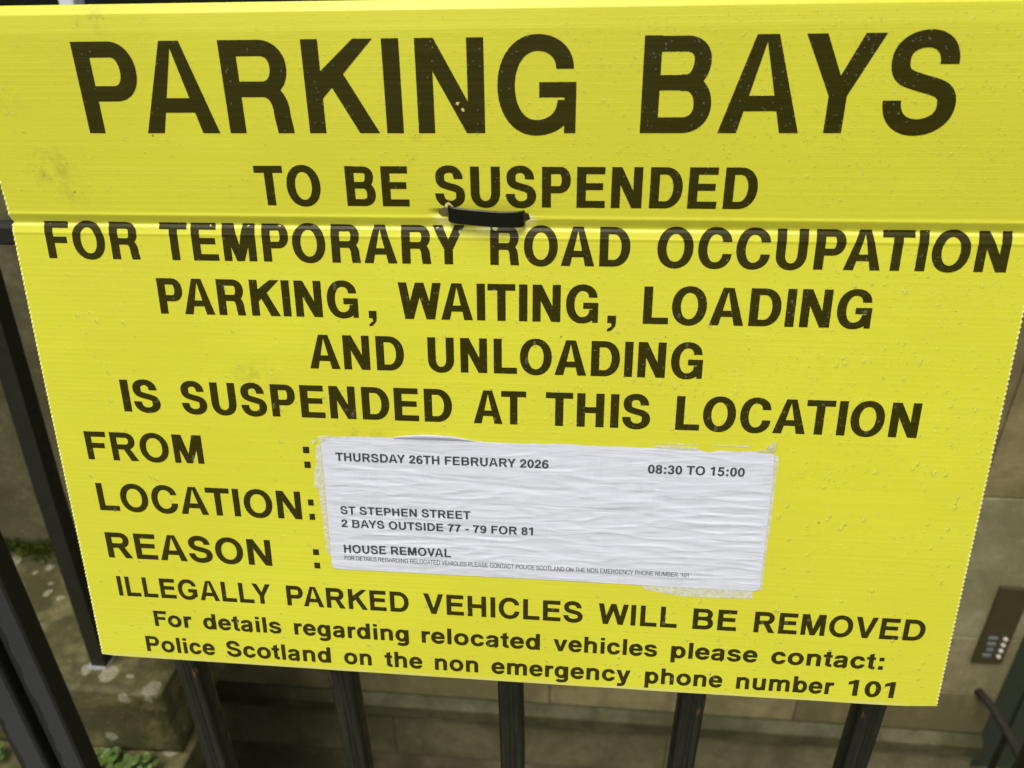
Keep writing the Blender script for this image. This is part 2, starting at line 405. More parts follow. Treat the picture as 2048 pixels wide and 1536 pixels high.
# ------------------------------------------------------------------ materials of the place
def stone_mat(name, base, dark, moss=0.0, seed=0.0, scale=1.0, spots=False, rough=0.75, tone=False, lowmoss=None):
    base = c4(base[0], base[1], base[2] * .76); dark = c4(dark[0], dark[1], dark[2] * .7)  # blue lowered: yellow lens-flare tint put into the stone colours
    m = NT(name); P = m.coord('Object', loc=(seed, seed * 1.7, seed * .6))
    n1 = m.noise(P, 3.5 * scale, 6, .6, .4); n2 = m.noise(P, 16 * scale, 6, .65); n3 = m.noise(P, 90 * scale, 4, .6)
    col = m.mix(m.ramp(n1, .38, .60), base, dark)
    col = m.mix(m.ramp(n2, .45, .66, 0, .7), col, dark)
    nl = m.noise(m.coord('Object', loc=(seed * 2.1, 5, seed)), 28 * scale, 5, .7)
    col = m.mix(m.ramp(nl, .56, .72, 0, .45), col, c4(base[0] * 1.45, base[1] * 1.42, base[2] * 1.5))
    col = m.mix(m.ramp(n3, .3, .7, 0, .35), col, c4(base[0] * .55, base[1] * .52, base[2] * .45))
    # run-off streaks down the face
    ns = m.noise(m.coord('Object', scale=(14, 14, 1.2), loc=(seed, 0, 0)), 1.0, 4, .6)
    col = m.mix(m.ramp(ns, .52, .75, 0, .5), col, c4(dark[0] * .75, dark[1] * .75, dark[2] * .7))
    if moss:
        nm = m.noise(P, 7 * scale, 6, .7, .8)
        col = m.mix(m.ramp(nm, .62 - .25 * moss, .78 - .2 * moss, 0, .85), col, c4(.048, .050, .010))
    if lowmoss:
        z = m.xyz(m.coord('Object'))[2]
        nn = m.math('MULTIPLY', m.math('SUBTRACT', m.noise(P, 11, 5, .7), .5), .22)
        zz = m.math('ADD', z, nn)
        col = m.mix(m.ramp(zz, lowmoss[0], lowmoss[1], .8, 0), col, c4(.034, .036, .012))
    if spots:
        v = m.voro(m.coord('Object', loc=(seed * 3, .2, .1)), 22.0); pick = m.xyz(v.outputs['Color'])[0]
        wob = m.math('ADD', v.outputs['Distance'], m.math('MULTIPLY', m.math('SUBTRACT', m.noise(P, 60, 3), .5), .30))
        size = m.ramp(pick, .30, 1.0, .03, .40)
        on = m.math('LESS_THAN', wob, size)
        on2 = m.math('MULTIPLY', on, m.math('GREATER_THAN', pick, .45))
        col = m.mix(m.math('MULTIPLY', on2, m.ramp(n3, .3, .65, .25, .75)), col, c4(.34, .33, .22))
    if tone:
        at = m.n('ShaderNodeAttribute'); at.attribute_name = 'tone'
        col = m.mix(1.0, col, at.outputs['Color'], 'MULTIPLY')
    nb = m.bump(n2, .5, .006); nb = m.bump(n3, .5, .0025, nb)
    return m.out(col, m.ramp(n1, .3, .7, rough - .2, rough + .1), .4, nb)
M_WALL = stone_mat('sandstone_ashlar', c4(.320, .290, .195), c4(.180, .163, .100), 0.0, 1.3, tone=True, lowmoss=(-.66, -.52))
M_COURSE = stone_mat('mossy_string_course', c4(.125, .118, .070), c4(.050, .048, .022), .6, 4.1)
M_PLINTHW = stone_mat('damp_lower_stone', c4(.215, .202, .136), c4(.120, .112, .070), .15, 7.7)
M_RUBBLE = stone_mat('dark_rubble_stone', c4(.165, .150, .094), c4(.070, .063, .034), .3, 2.9, 1.5)
M_SLAB = stone_mat('mossy_slab_stone', c4(.158, .142, .070), c4(.040, .034, .011), .8, 9.4, 2.6, spots=True)
M_GROUND = stone_mat('wet_flagstone', c4(.17, .165, .15), c4(.10, .097, .088), .1, 5.2, rough=.45)
M_EARTH = stone_mat('dirty_area_floor', c4(.125, .108, .070), c4(.065, .055, .034), .2, 6.2, 2.0)

def paint_mat(name, col, rough, streak=True, rust=False, wet=False):
    m = NT(name); P = m.coord('Object')
    st = m.noise(m.coord('Object', scale=(240, 240, 14)), 1.0, 5, .65)
    ns = m.noise(P, 60, 4, .6)
    c = m.mix(m.ramp(st, .45, .75), col, c4(col[0] * 2.4 + .006, col[1] * 2.5 + .007, col[2] * 2.2 + .005)) if streak else m.mix(ns, col, c4(col[0] * 1.5, col[1] * 1.5, col[2] * 1.5))
    r = m.ramp(ns, .3, .7, rough - .08, rough + .12)
    if rust:
        nr = m.noise(m.coord('Object', scale=(70, 70, 16)), 1.0, 5, .7)
        k = m.ramp(nr, .635, .68, 0, .9)
        c = m.mix(k, c, c4(.20, .085, .03))
    nb = m.bump(st, .6 if streak else .15, .0012)
    return m.out(c, r, .5, nb)
M_IRON = paint_mat('weathered_black_iron', c4(.0075, .0085, .003), .42, True, True)
M_STILE = paint_mat('wet_black_iron', c4(.016, .017, .016), .30, False)
M_POST = paint_mat('old_black_iron', c4(.007, .007, .002), .55, False)
M_DOOR = paint_mat('green_door_paint', c4(.026, .036, .022), .4, False)
M_RUST = paint_mat('rusty_iron_rail', c4(.012, .010, .004), .85, False, False)
def wet_bar_mat(name):
    m = NT(name); P = m.coord('Object'); X, Y_, Z_ = m.xyz(P)
    n = m.noise(m.coord('Object', scale=(60, 60, 42)), 1.0, 4, .6)
    e = m.math('ADD', X, m.math('MULTIPLY', m.math('SUBTRACT', n, .5), .012))
    f = None
    for a, b in ((-.4625, -.4455), (-.5005, -.480)):
        g = m.math('MULTIPLY', m.math('GREATER_THAN', e, a), m.math('LESS_THAN', X, b))
        f = g if f is None else m.math('MAXIMUM', f, g)
    f = m.math('MULTIPLY', f, m.math('LESS_THAN', Y_, -.0015))
    g = m.noise(P, 500, 3, .6)
    c = m.mix(f, c4(.008, .008, .004), m.mix(g, c4(.019, .021, .022), c4(.032, .034, .036)))  # reflected sheen of the wet film painted in as a blue-grey base colour
    return m.out(c, m.ramp(f, 0, 1, .5, .26), .5, m.bump(g, .25, .0006))
M_STILE = wet_bar_mat('wet_film_iron_painted_sheen')
def plain(name, col, rough=.5, spec=.5, metal=0.0, nscale=None, namp=.3, trans=0.0):
    m = NT(name); c = col
    if nscale:
        f = m.noise(m.coord('Object'), nscale, 4, .6)
        c = m.mix(f, c4(*[x * (1 - namp) for x in col[:3]]), c4(*[min(1, x * (1 + namp)) for x in col[:3]]))
    m.out(c, rough, spec); m.b.inputs['Metallic'].default_value = metal
    return m.m
M_LEAD = plain('dull_lead', c4(.30, .30, .28), .55, .5, 0, 90, .5)
M_PLATE = plain('bronze_plate', c4(.058, .046, .018), .38, .5, .0, 40, .3)
M_BTN = plain('pale_button', c4(.60, .56, .46), .35)
M_CARD = plain('faded_name_card', c4(.17, .19, .19), .5, .5, 0, 300, .5)
M_WHITE = plain('white_gloss_paint', c4(.72, .74, .78), .3)
M_GLASS = plain('dark_window_glass', c4(.010, .013, .008), .05, .6)
M_MOSS = plain('bright_moss', c4(.075, .110, .008), .9, .2, 0, 120, .6)
M_LEAF = plain('weed_leaf', c4(.070, .120, .018), .45, .4, 0, 60, .35)
M_TIE = NT('black_nylon'); M_TIE.out(c4(.007, .008, .003), .3, .3, M_TIE.bump(M_TIE.noise(M_TIE.coord('Object'), 400, 3), .15, .0004)); M_TIE = M_TIE.m

# ------------------------------------------------------------------ setting: pavement, area floor
def boxes(name, L, mat, bev=.004, **kw):
    mb = MB()
    for b in L: mb.box(*b, bev)
    return mb.build(name, mat, **kw)
boxes('pavement', [(-3.2, 3.0, -4.0, -.06, -.12, 0.0)], M_GROUND, .006, kind='structure')
boxes('platt_paving', [(-3.2, -.62, -.057, .50, -.10, 0.0)], M_SLAB, .006, kind='structure')
boxes('area_floor', [(-3.2, 3.0, -.06, 1.6, -.93, -.825)], M_EARTH, .004, kind='structure')
# slab of the entrance platt, standing proud of the pavement, with the moss along its back edge
slab = MB()
bm = bmesh.new(); bmesh.ops.create_cube(bm, size=1)
for v in bm.verts: v.co = Vector((-1.815 + v.co.x * 2.355, .558 + v.co.y * .334, .0785 + v.co.z * .153))
bmesh.ops.subdivide_edges(bm, edges=list(bm.edges), cuts=22, use_grid_fill=True)
for v in bm.verts:
    k = noise.noise(v.co * 9) * .006 + noise.noise(v.co * 31) * .003
    v.co += Vector((k, noise.noise(v.co * 8 + Vector((3, 1, 2))) * .008, k * .7))
slab.bm(bm)
slab.build('stone_slab', M_SLAB, smooth=True, label='mossy brown stone slab with pale lichen spots behind the railing', cat='slab')

# left house wall rising from the slab, and the main basement wall of ashlar blocks
mb = MB(); bm = bmesh.new(); bmesh.ops.create_cube(bm, size=1)
for v in bm.verts: v.co = Vector((-1.85 + v.co.x * 2.5, .877 + v.co.y * .305, .655 + v.co.z * .996))
bmesh.ops.subdivide_edges(bm, edges=list(bm.edges), cuts=30, use_grid_fill=True)
for v in bm.verts:
    if v.co.y < .75: v.co.y += noise.noise(v.co * 7) * .012 + noise.noise(v.co * 23) * .005
mb.bm(bm); mb.build('rubble_wall', M_RUBBLE, smooth=True, label='dark brown rubble wall rising behind the mossy slab', cat='wall')

WY = 1.0
bw = thing('house_wall', (0.3, WY, -.82), 'grey brown ashlar wall of the basement area below the notice', 'wall')
random.seed(5)
rows = [(-.565, -.415), (-.415, -.22), (-.22, .20), (.20, .62), (.62, 1.06)]
joints = [[-.62, .0, .655], [-.3, .36, .95], [-.75, -.05, .62], [-.4, .3, .93], [-.7, .1, .66]]
XL, XR = -1.6, 1.142
V, F, TN = [], [], []
for (z0, z1), js in zip(rows, joints):
    xs = [XL] + js + [XR]
    for a, b in zip(xs, xs[1:]):
        m_ = MB(); m_.box(a + .001, b - .001, WY, WY + .2, z0 + .001, z1 - .001, .003)
        k = len(V); V += m_.v; nf = len(m_.f); F += [tuple(i + k for i in f) for f in m_.f]
        g = random.uniform(.85, 1.12); wm = random.uniform(-.05, .05)
        if z0 >= .2: g *= .72; wm = .10
        if z0 < -.5 and a >= .6: g *= .86; wm = .06
        TN += [(g * (1 + wm), g, g * (1 - wm), 1)] * nf
bo = obj('ashlar_block_face', V, F, M_WALL, bw)
ca = bo.data.color_attributes.new('tone', 'FLOAT_COLOR', 'CORNER')
for p, t_ in zip(bo.data.polygons, TN):
    for li in p.loop_indices: ca.data[li].color = t_
m_ = MB(); m_.box(XL, XR, WY + .004, WY + .22, -.82, 1.06); m_.build('mortar_backing', M_WALL, bw)
m_ = MB()
m_.add([(XL, WY, -.565), (XR, WY, -.565), (XR, WY - .022, -.592), (XL, WY - .022, -.592), (XL, WY - .022, -.630), (XR, WY - .022, -.630), (XR, WY + .004, -.640), (XL, WY + .004, -.640)],
       [(0, 3, 2, 1), (3, 4, 5, 2), (4, 7, 6, 5), (1, 2, 5, 6), (0, 7, 4, 3)])
m_.build('string_course', M_COURSE, bw)
m_ = MB()
for a, b in ((XL, -.45), (-.45, .33), (.33, XR)): m_.box(a + .0008, b - .0008, WY - .004, WY + .1, -.823, -.643, .002)
m_.build('lower_course', M_PLINTHW, bw)
# door in its reveal at the right
dr = thing('basement_door', (1.45, 1.09, -.82), 'dark green basement door beside the grey wall', 'door')
m_ = MB(); m_.box(1.17, 1.98, 1.09, 1.13, -.815, 1.05, .004); m_.build('door_leaf', M_DOOR, dr)
m_ = MB()
for z0, z1 in ((-.70, -.20), (-.08, .42)):
    for x0, x1 in ((1.27, 1.54), (1.63, 1.90)): m_.box(x0, x1, 1.082, 1.0895, z0, z1, .006)
m_.build('door_panel', M_DOOR, dr)
m_ = MB(); m_.box(1.1445, 1.169, 1.05, 1.14, -.822, 1.06, .003); m_.box(1.981, 2.03, 1.05, 1.14, -.822, 1.06, .003); m_.build('door_frame', M_DOOR, dr)
boxes('door_lintel_wall', [(2.034, 2.9, 1.0, 1.2, -.823, 1.06)], M_PLINTHW, label='stone wall on the far side of the green basement door', cat='wall')
# sash window at the very top edge
wn = thing('sash_window', (-.69, .98, 1.062), 'white framed window with dark glass above the notice', 'window')
m_ = MB(); m_.box(-1.5, .6, 1.03, 1.05, 1.10, 2.2); m_.build('pane', M_GLASS, wn)
m_ = MB(); m_.box(-.884, -.856, .995, 1.03, 1.10, 2.2, .003); m_.box(-1.56, -1.5, .995, 1.05, 1.10, 2.2, .003); m_.box(.6, .66, .995, 1.05, 1.10, 2.2, .003); m_.build('frame', M_WHITE, wn)
m_ = MB(); m_.box(-1.6, .7, .96, 1.1, 1.063, 1.098, .004); m_.build('sill', M_PLINTHW, wn)

# entry panel
ip = thing('entry_panel', (1.076, .995, -.17), 'bronze intercom panel with four pale buttons on the wall', 'intercom')
m_ = MB(); m_.box(1.041, 1.110, .990, .9998, -.294, -.047, .002); m_.build('face_plate', M_PLATE, ip)
for i in range(4):
    z = -.205 - i * .0195
    m_ = MB(); m_.tube([(1.0925, .9885, z), (1.0925, .984, z), (1.0925, .983, z)], [.0052, .0052, .004], 16); m_.build('button', M_BTN, ip)
    m_ = MB(); m_.box(1.054 + (.000, .002, .006, .002)[i], 1.076, .9875, .9898, z - .005, z + .004, .0006); m_.build('name_card', M_CARD, ip)
# handrail out of the wall
hr = thing('handrail', (1.10, .98, -.42), 'rusty iron handrail running out of the wall by the green door', 'handrail')
m_ = MB(); m_.tube([(1.088, 1.004, -.402), (1.108, .96, -.412), (1.126, .90, -.435), (1.160, .86, -.492), (1.185, .80, -.56), (1.24, .70, -.69), (1.30, .6, -.82)], .0105, 12); m_.build('rail', M_RUST, hr, smooth=True)
m_ = MB(); m_.tube([(1.1235, .903, -.436), (1.1235, .903, -.83)], .0095, 4); m_.build('upright', M_POST, hr)

# ------------------------------------------------------------------ railing
fence = thing('iron_railing', (0, .03, 0), 'black iron railing of fluted bars that the yellow notice is tied to', 'railing')
def flute_profile():
    # squarish bar with two grooves on the faces towards and away from the street
    pts = []
    for i in range(72):
        a = 2 * math.pi * i / 72; c, s_ = math.cos(a), math.sin(a)
        k = (abs(c) ** 4 + abs(s_) ** 4) ** -.25
        g = 1 - .13 * (math.exp(-((c - .34) / .09) ** 2)) - .12 * math.exp(-((c + .02) / .07) ** 2) - .06 * math.exp(-((c + .5) / .1) ** 2)
        pts.append((c * k * g, s_ * k * g))
    return pts
FP = flute_profile()
for i, x in enumerate((-.293, -.150, .0005, .157, .304, .456, .607)):
    m_ = MB(); zs = [0.002 + .0276 * j for j in range(40)]
    random.seed(i)
    pts = [(x + noise.noise(Vector((i * 7.1, z * 6, 0))) * .0012, .031 + noise.noise(Vector((i * 3.3, 4, z * 6))) * .001, z) for z in zs]
    rr = [.0112 * (1 + noise.noise(Vector((z * 15, i * 2.7, 1))) * .05) for z in zs]
    m_.tube(pts, rr, prof=FP); m_.build('fluted_bar', M_IRON, fence, smooth=True)
m_ = MB(); m_.box(-1.4, 1.4, .012, .026, 1.0785, 1.092, .002); m_.build('top_rail', M_POST, fence)
for x0, x1, y0, y1 in ((-.4705, -.4415, .026, .046), (-.5085, -.4755, .020, .044)):
    m_ = MB(); m_.box(x0, x1, y0, y1, .002, 1.0783, .003); m_.build('flat_bar', M_STILE, fence)
# single older bar set in lead on the slab
pb = thing('iron_post', (-.7745, .45, .155), 'plain black iron post set in lead on the mossy slab', 'post')
m_ = MB(); m_.tube([(-.7725, .45, .150), (-.754, .45, .5152), (-.737, .45, .7575), (-.716, .45, 1.06)], .0132, prof=[(-1, -1), (1, -1), (1, 1), (-1, 1)]); m_.build('bar', M_POST, pb)
m_ = MB(); m_.tube([(-.7740, .449, .154), (-.7740, .449, .161)], [.0185, .0165], prof=[(-1.1, -.9), (-.2, -1.0), (.9, -.9), (1.05, .2), (.9, 1), (-1, 1.02), (-1.12, .3)]); m_.build('lead_collar', M_LEAD, pb)

# moss along the foot of the wall, small weeds at the foot of the slab
random.seed(11); mb = MB()
for i in range(2600):
    x = random.uniform(-1.45, -.70); d = abs(random.gauss(0, .014)); y = .722 - d; z = .156 + max(0, .030 - d * 1.2) * random.random()
    if noise.noise(Vector((x * 6, 2, 0))) < -.25 + d * 12 - .3: continue
    a = random.uniform(0, 6.28); r = random.uniform(.002, .0045); h = random.uniform(.004, .010)
    p = Vector((x, y, z)); e = Vector((math.cos(a), math.sin(a), 0)) * r
    mb.add([p - e, p + e, p + Vector((random.uniform(-.004, .004), -random.random() * .004, h))], [(0, 1, 2)])
mb.build('moss', M_MOSS, kind='stuff', label='strip of bright green moss where the slab meets the wall', cat='moss')
def weed(cx0, cy0, n, r, label, seed):
    random.seed(seed); mb = MB()
    for i in range(n):
        a = random.uniform(0, 6.28); d = r * math.sqrt(random.random()); h = random.uniform(.006, .035) * (1.2 - d / r * .6)
        c = Vector((cx0 + math.cos(a) * d, cy0 + math.sin(a) * d * .6, h)); L = random.uniform(.006, .012); b = random.uniform(0, 6.28)
        ax = Vector((math.cos(b), math.sin(b), random.uniform(-.3, .5))); ay = Vector((-math.sin(b), math.cos(b), random.uniform(-.3, .3)))
        ring_ = [c + ax * (L * math.cos(t)) + ay * (L * .7 * math.sin(t)) + Vector((0, 0, .0015 * math.cos(2 * t))) for t in [k * math.pi / 4 for k in range(8)]]
        mb.add(ring_, [tuple(range(8))])
        s0 = Vector((cx0 + math.cos(a) * d * .4, cy0, 0.0)); e = Vector((.0008, 0, 0))
        mb.add([s0 - e, s0 + e, c + e, c - e], [(0, 1, 2, 3)])
    return mb.build('weed_plant', M_LEAF, label=label, cat='plant')
weed(-.748, .358, 46, .040, 'larger clump of bright green weeds at the foot of the mossy slab', 3)
weed(-.690, .350, 30, .030, 'smaller low clump of green weeds nearer the slab corner', 4)
weed(-.965, .350, 22, .028, 'sparse green weed growing beyond the flat iron bars', 5)

# ------------------------------------------------------------------ the notice
def board_mat(name, kind):
    m = NT(name); UV = m.n('ShaderNodeUVMap'); uv = UV.outputs[0]
    def mp(sc, loc=(0, 0, 0)):
        x = m.n('ShaderNodeMapping'); m.t.links.new(uv, x.inputs[0]); x.inputs['Scale'].default_value = sc; x.inputs['Location'].default_value = loc; return x.outputs[0]
    X, Y, _ = m.xyz(uv)
    pitch = .0032
    ph = m.math('FRACT', m.math('ADD', m.math('DIVIDE', Y, pitch), 20.0))
    tri = m.math('ABSOLUTE', m.math('SUBTRACT', ph, .5))            # 0.5 at a rib, 0 between ribs
    rib = m.ramp(tri, .36, .49)
    streak = m.noise(mp((5, 430, 1)), 1.0, 3, .55)
    fine = m.noise(mp((30, 2600, 1)), 1.0, 2, .5)
    broad = m.noise(mp((5, 22, 1)), 1.0, 3, .6)
    big = m.noise(mp((6, 6, 1), (3, 1, 0)), 1.0, 4, .55)
    ribk = m.math('MULTIPLY', rib, m.ramp(broad, .35, .65, .15, 1.0))
    # bump: shallow ribs, extrusion lines, faint buckles
    hgt = m.math('ADD', m.math('MULTIPLY', ribk, .6), m.math('MULTIPLY', streak, .9))
    b1 = m.bump(hgt, .09, .0006); b2 = m.bump(big, .20, .006, b1)
    orange = m.noise(mp((260, 260, 1)), 1.0, 3, .6); b3 = m.bump(orange, .10, .0008, b2)
    if kind == 'sheet':
        c = m.mix(m.ramp(streak, .35, .65), c4(.665, .660, .038), c4(.688, .683, .044))
        c = m.mix(m.math('MULTIPLY', ribk, .26), c, c4(.80, .77, .13))
        c = m.mix(m.ramp(fine, .5, .8, 0, .10), c, c4(.58, .54, .025))
        c = m.mix(m.ramp(big, .35, .65, 0, .34), c, c4(.60, .565, .030))  # broad tone variation, uneven light over the sheet put into its colour
        # grime: grouped in a few places, plus small specks
        gn = m.noise(mp((130, 130, 1)), 1.0, 5, .7); g2 = m.noise(mp((420, 420, 1)), 1.0, 3, .6)
        tot = None
        for gx, gy, gr, k in ((.036, -.032, .022, 1.0), (.046, -.018, .014, .8), (.083, -.112, .012, .8), (.073, -.110, .006, .8), (.145, .098, .022, .7), (.252, -.038, .007, .9), (.256, -.050, .005, 1.0), (.206, .133, .010, 1.0), (.222, .1335, .008, .8), (.585, -.113, .012, .8), (.02, -.07, .02, .3), (.300, .004, .02, .35)):
            dx = m.math('SUBTRACT', X, gx); dy = m.math('SUBTRACT', Y, gy)
            d = m.math('SQRT', m.math('ADD', m.math('MULTIPLY', dx, dx), m.math('MULTIPLY', m.math('MULTIPLY', dy, dy), 1.4)))
            f = m.ramp(d, 0.0, gr, k, 0); tot = f if tot is None else m.math('MAXIMUM', tot, f)
        gm = m.math('MULTIPLY', tot, m.ramp(gn, .40, .66))
        c = m.mix(m.math('MULTIPLY', gm, .40), c, c4(.20, .17, .05))
        c = m.mix(m.math('MULTIPLY', tot, m.ramp(g2, .62, .70, 0, .8)), c, c4(.07, .06, .02))
        sp = m.voro(mp((1, 1, 1)), 42.0); pick = m.xyz(sp.outputs['Color'])[1]
        on = m.math('MULTIPLY', m.math('LESS_THAN', sp.outputs['Distance'], .028), m.math('GREATER_THAN', pick, .62))
        c = m.mix(m.math('MULTIPLY', on, .7), c, c4(.10, .08, .03))
        # stress-whitened plastic round the tie slots, then a paler line in the crease
        wt = None
        for gx, gy, gr in ((.2712, -.0042, .0085), (.3185, -.0035, .0066), (.296, .0006, .0060)):
            dx = m.math('SUBTRACT', X, gx); dy = m.math('SUBTRACT', Y, gy)
            d = m.math('SQRT', m.math('ADD', m.math('MULTIPLY', m.math('MULTIPLY', dx, dx), .35 if gr == .0060 else .8), m.math('MULTIPLY', m.math('MULTIPLY', dy, dy), 1.6)))
            f = m.ramp(d, gr * .35, gr, .85, 0); wt = f if wt is None else m.math('MAXIMUM', wt, f)
        c = m.mix(m.math('MULTIPLY', wt, m.ramp(gn, .3, .6, .5, 1)), c, c4(.88, .84, .30))
        crk = m.math('MULTIPLY', m.ramp(m.math('ABSOLUTE', m.math('SUBTRACT', Y, .0018)), .0004, .0014, 1, 0), m.ramp(streak, .3, .6, .35, .8))
        c = m.mix(m.math('MULTIPLY', crk, .55), c, c4(.80, .78, .26))
        bt = m.math('MULTIPLY', m.math('GREATER_THAN', Y, .3188), m.ramp(m.noise(mp((40, 300, 1)), 1.0, 4, .6), .35, .6, .15, .7))
        c = m.mix(bt, c, c4(.66, .63, .22))
        rn = m.ramp(big, .3, .7, .30, .42)
        return m.out(c, rn, .38, b3)
    if kind == 'edge':
        c = m.mix(m.ramp(m.noise(mp((200, 700, 1)), 1.0, 3), .35, .65), c4(.93, .91, .34), c4(.95, .94, .60))
        return m.out(c, .5, .4)
    if kind == 'ink':
        c = m.mix(m.ramp(streak, .35, .7), c4(.032, .0285, .0012), c4(.040, .036, .002))
        # the print has cracked off along the crease
        chip = m.noise(mp((210, 420, 1)), 1.0, 4, .7)
        near = m.ramp(Y, .0008, .0062, .16, 0.0)
        inl = m.math('GREATER_THAN', Y, -.0005)
        k = m.math('MULTIPLY', m.math('GREATER_THAN', m.math('ADD', chip, near), .80), m.math('MULTIPLY', inl, m.math('LESS_THAN', Y, .0075)))
        ci = None
        for gx, gy, gr in ((.2805, -.0668, .0007), (.2832, -.0640, .0006), (.2730, -.0115, .0022), (.2800, .0040, .0014), (.356, .0088, .0010), (.3, .0015, .0012)):
            dx = m.math('SUBTRACT', X, gx); dy = m.math('SUBTRACT', Y, gy)
            d = m.math('ADD', m.math('SQRT', m.math('ADD', m.math('MULTIPLY', dx, dx), m.math('MULTIPLY', dy, dy))), m.math('MULTIPLY', m.math('SUBTRACT', chip, .5), .006))
            f = m.math('LESS_THAN', d, gr); ci = f if ci is None else m.math('MAXIMUM', ci, f)
        c = m.mix(m.math('MAXIMUM', k, ci), c, c4(.72, .66, .22))
        return m.out(c, m.ramp(big, .3, .7, .26, .36), .17, b3)
M_SHEET, M_EDGE, M_INK = board_mat('yellow_fluted_plastic', 'sheet'), board_mat('cut_flute_edge', 'edge'), board_mat('black_print', 'ink')

notice = thing('parking_notice', (0, -.055, .785), 'yellow plastic notice headed PARKING BAYS tied to the railing', 'sign')
TH = .0038
vrows = []
v_ = VT
while v_ < VB - 1e-6:
    vrows.append(v_); v_ += .0004
vrows.append(VB)
ucols = [0, .0011, .0016] + [.01 * i for i in range(1, 60)] + [BW - .0016, BW - .0011, BW]
V, UVS = [], []
nu, nv = len(ucols), len(vrows)
def vert_uv(i, j):
    u, v = ucols[i], vrows[j]
    wob = .00030 * math.sin(2 * math.pi * v / .0031) + .0002 * noise.noise(Vector((v * 900, 3.1 if i < 5 else 7.7, 0)))
    if i == 0: u += wob
    if i == nu - 1: u += wob
    if u < .0011 and abs(v) < .0025: u += .0012 * (1 - abs(v) / .0025)
    # bottom corners worn, edge slightly uneven
    if v > VB - .0060:
        lim = VB + .0003 * noise.noise(Vector((u * 30, 1, 5)))
        if u > .578: lim -= (u - .578) * .085
        if u < .006: lim -= (.006 - u) * .15
        v = min(v, lim) if j < nv - 1 else lim
        if j < nv - 1: v = min(v, lim - (nv - 1 - j) * .00002)
    return u, v
for side in (0, 1):
    for j in range(nv):
        for i in range(nu):
            u, v = vert_uv(i, j); V.append(surf(u, v, -TH * side)); UVS.append((u, v))
F, FM = [], []
B = nu * nv
def idx(i, j, s=0): return s * B + j * nu + i
for j in range(nv - 1):
    for i in range(nu - 1):
        F.append((idx(i, j), idx(i, j + 1), idx(i + 1, j + 1), idx(i + 1, j))); FM.append(1 if i in (0, nu - 2) and (vrows[j] / .0031) % 1.0 < .5 + .25 * noise.noise(Vector((vrows[j] * 260, i, 2.2))) else 0)
        F.append((idx(i, j, 1), idx(i + 1, j, 1), idx(i + 1, j + 1, 1), idx(i, j + 1, 1))); FM.append(0)
for j in range(nv - 1):
    F.append((idx(0, j), idx(0, j, 1), idx(0, j + 1, 1), idx(0, j + 1))); FM.append(1)
    F.append((idx(nu - 1, j), idx(nu - 1, j + 1), idx(nu - 1, j + 1, 1), idx(nu - 1, j, 1))); FM.append(1)
for i in range(nu - 1):
    F.append((idx(i, 0), idx(i + 1, 0), idx(i + 1, 0, 1), idx(i, 0, 1))); FM.append(0)
    F.append((idx(i, nv - 1), idx(i, nv - 1, 1), idx(i + 1, nv - 1, 1), idx(i + 1, nv - 1))); FM.append(0)
sheet = obj('fluted_sheet', V, F, None, notice, uvs=UVS, mats=[M_SHEET, M_EDGE], fmat=FM, smooth=True)
# two ragged slots for the tie
def slot(u, v, ru, rv, seed):
    vs = []; n = 22
    for d in (.006, -.010):
        for k in range(n):
            a = 2 * math.pi * k / n; q = 1 + .12 * noise.noise(Vector((math.cos(a) * 1.5, math.sin(a) * 1.5, seed)))
            vs.append(surf(u, v) + BU * (ru * math.cos(a) * q) + VU * (rv * math.sin(a) * q) + NU * d)
    fs = [tuple(range(n - 1, -1, -1)), tuple(range(n, 2 * n))] + [(k, (k + 1) % n, n + (k + 1) % n, n + k) for k in range(n)]
    return vs, fs
cut = MB()
cut.add(*slot(.2722, -.0076, .0050, .0032, 1)); cut.add(*slot(.3168, -.0052, .0034, .0027, 2))
cm = bpy.data.meshes.new('slot_cut'); cm.from_pydata(cut.v, [], cut.f); co = bpy.data.objects.new('slot_cut', cm); COL.objects.link(co)
bmx = bmesh.new(); bmx.from_mesh(cm); bmesh.ops.recalc_face_normals(bmx, faces=bmx.faces); bmx.to_mesh(cm); bmx.free()
co.location = (0, 0, 0)
md = sheet.modifiers.new('slots', 'BOOLEAN'); md.object = co; md.operation = 'DIFFERENCE'; md.solver = 'EXACT'
dg = bpy.context.evaluated_depsgraph_get()
nm = bpy.data.meshes.new_from_object(sheet.evaluated_get(dg), depsgraph=dg)
sheet.modifiers.clear(); sheet.data = nm; nm.name = 'fluted_sheet'
bpy.data.objects.remove(co, do_unlink=True)

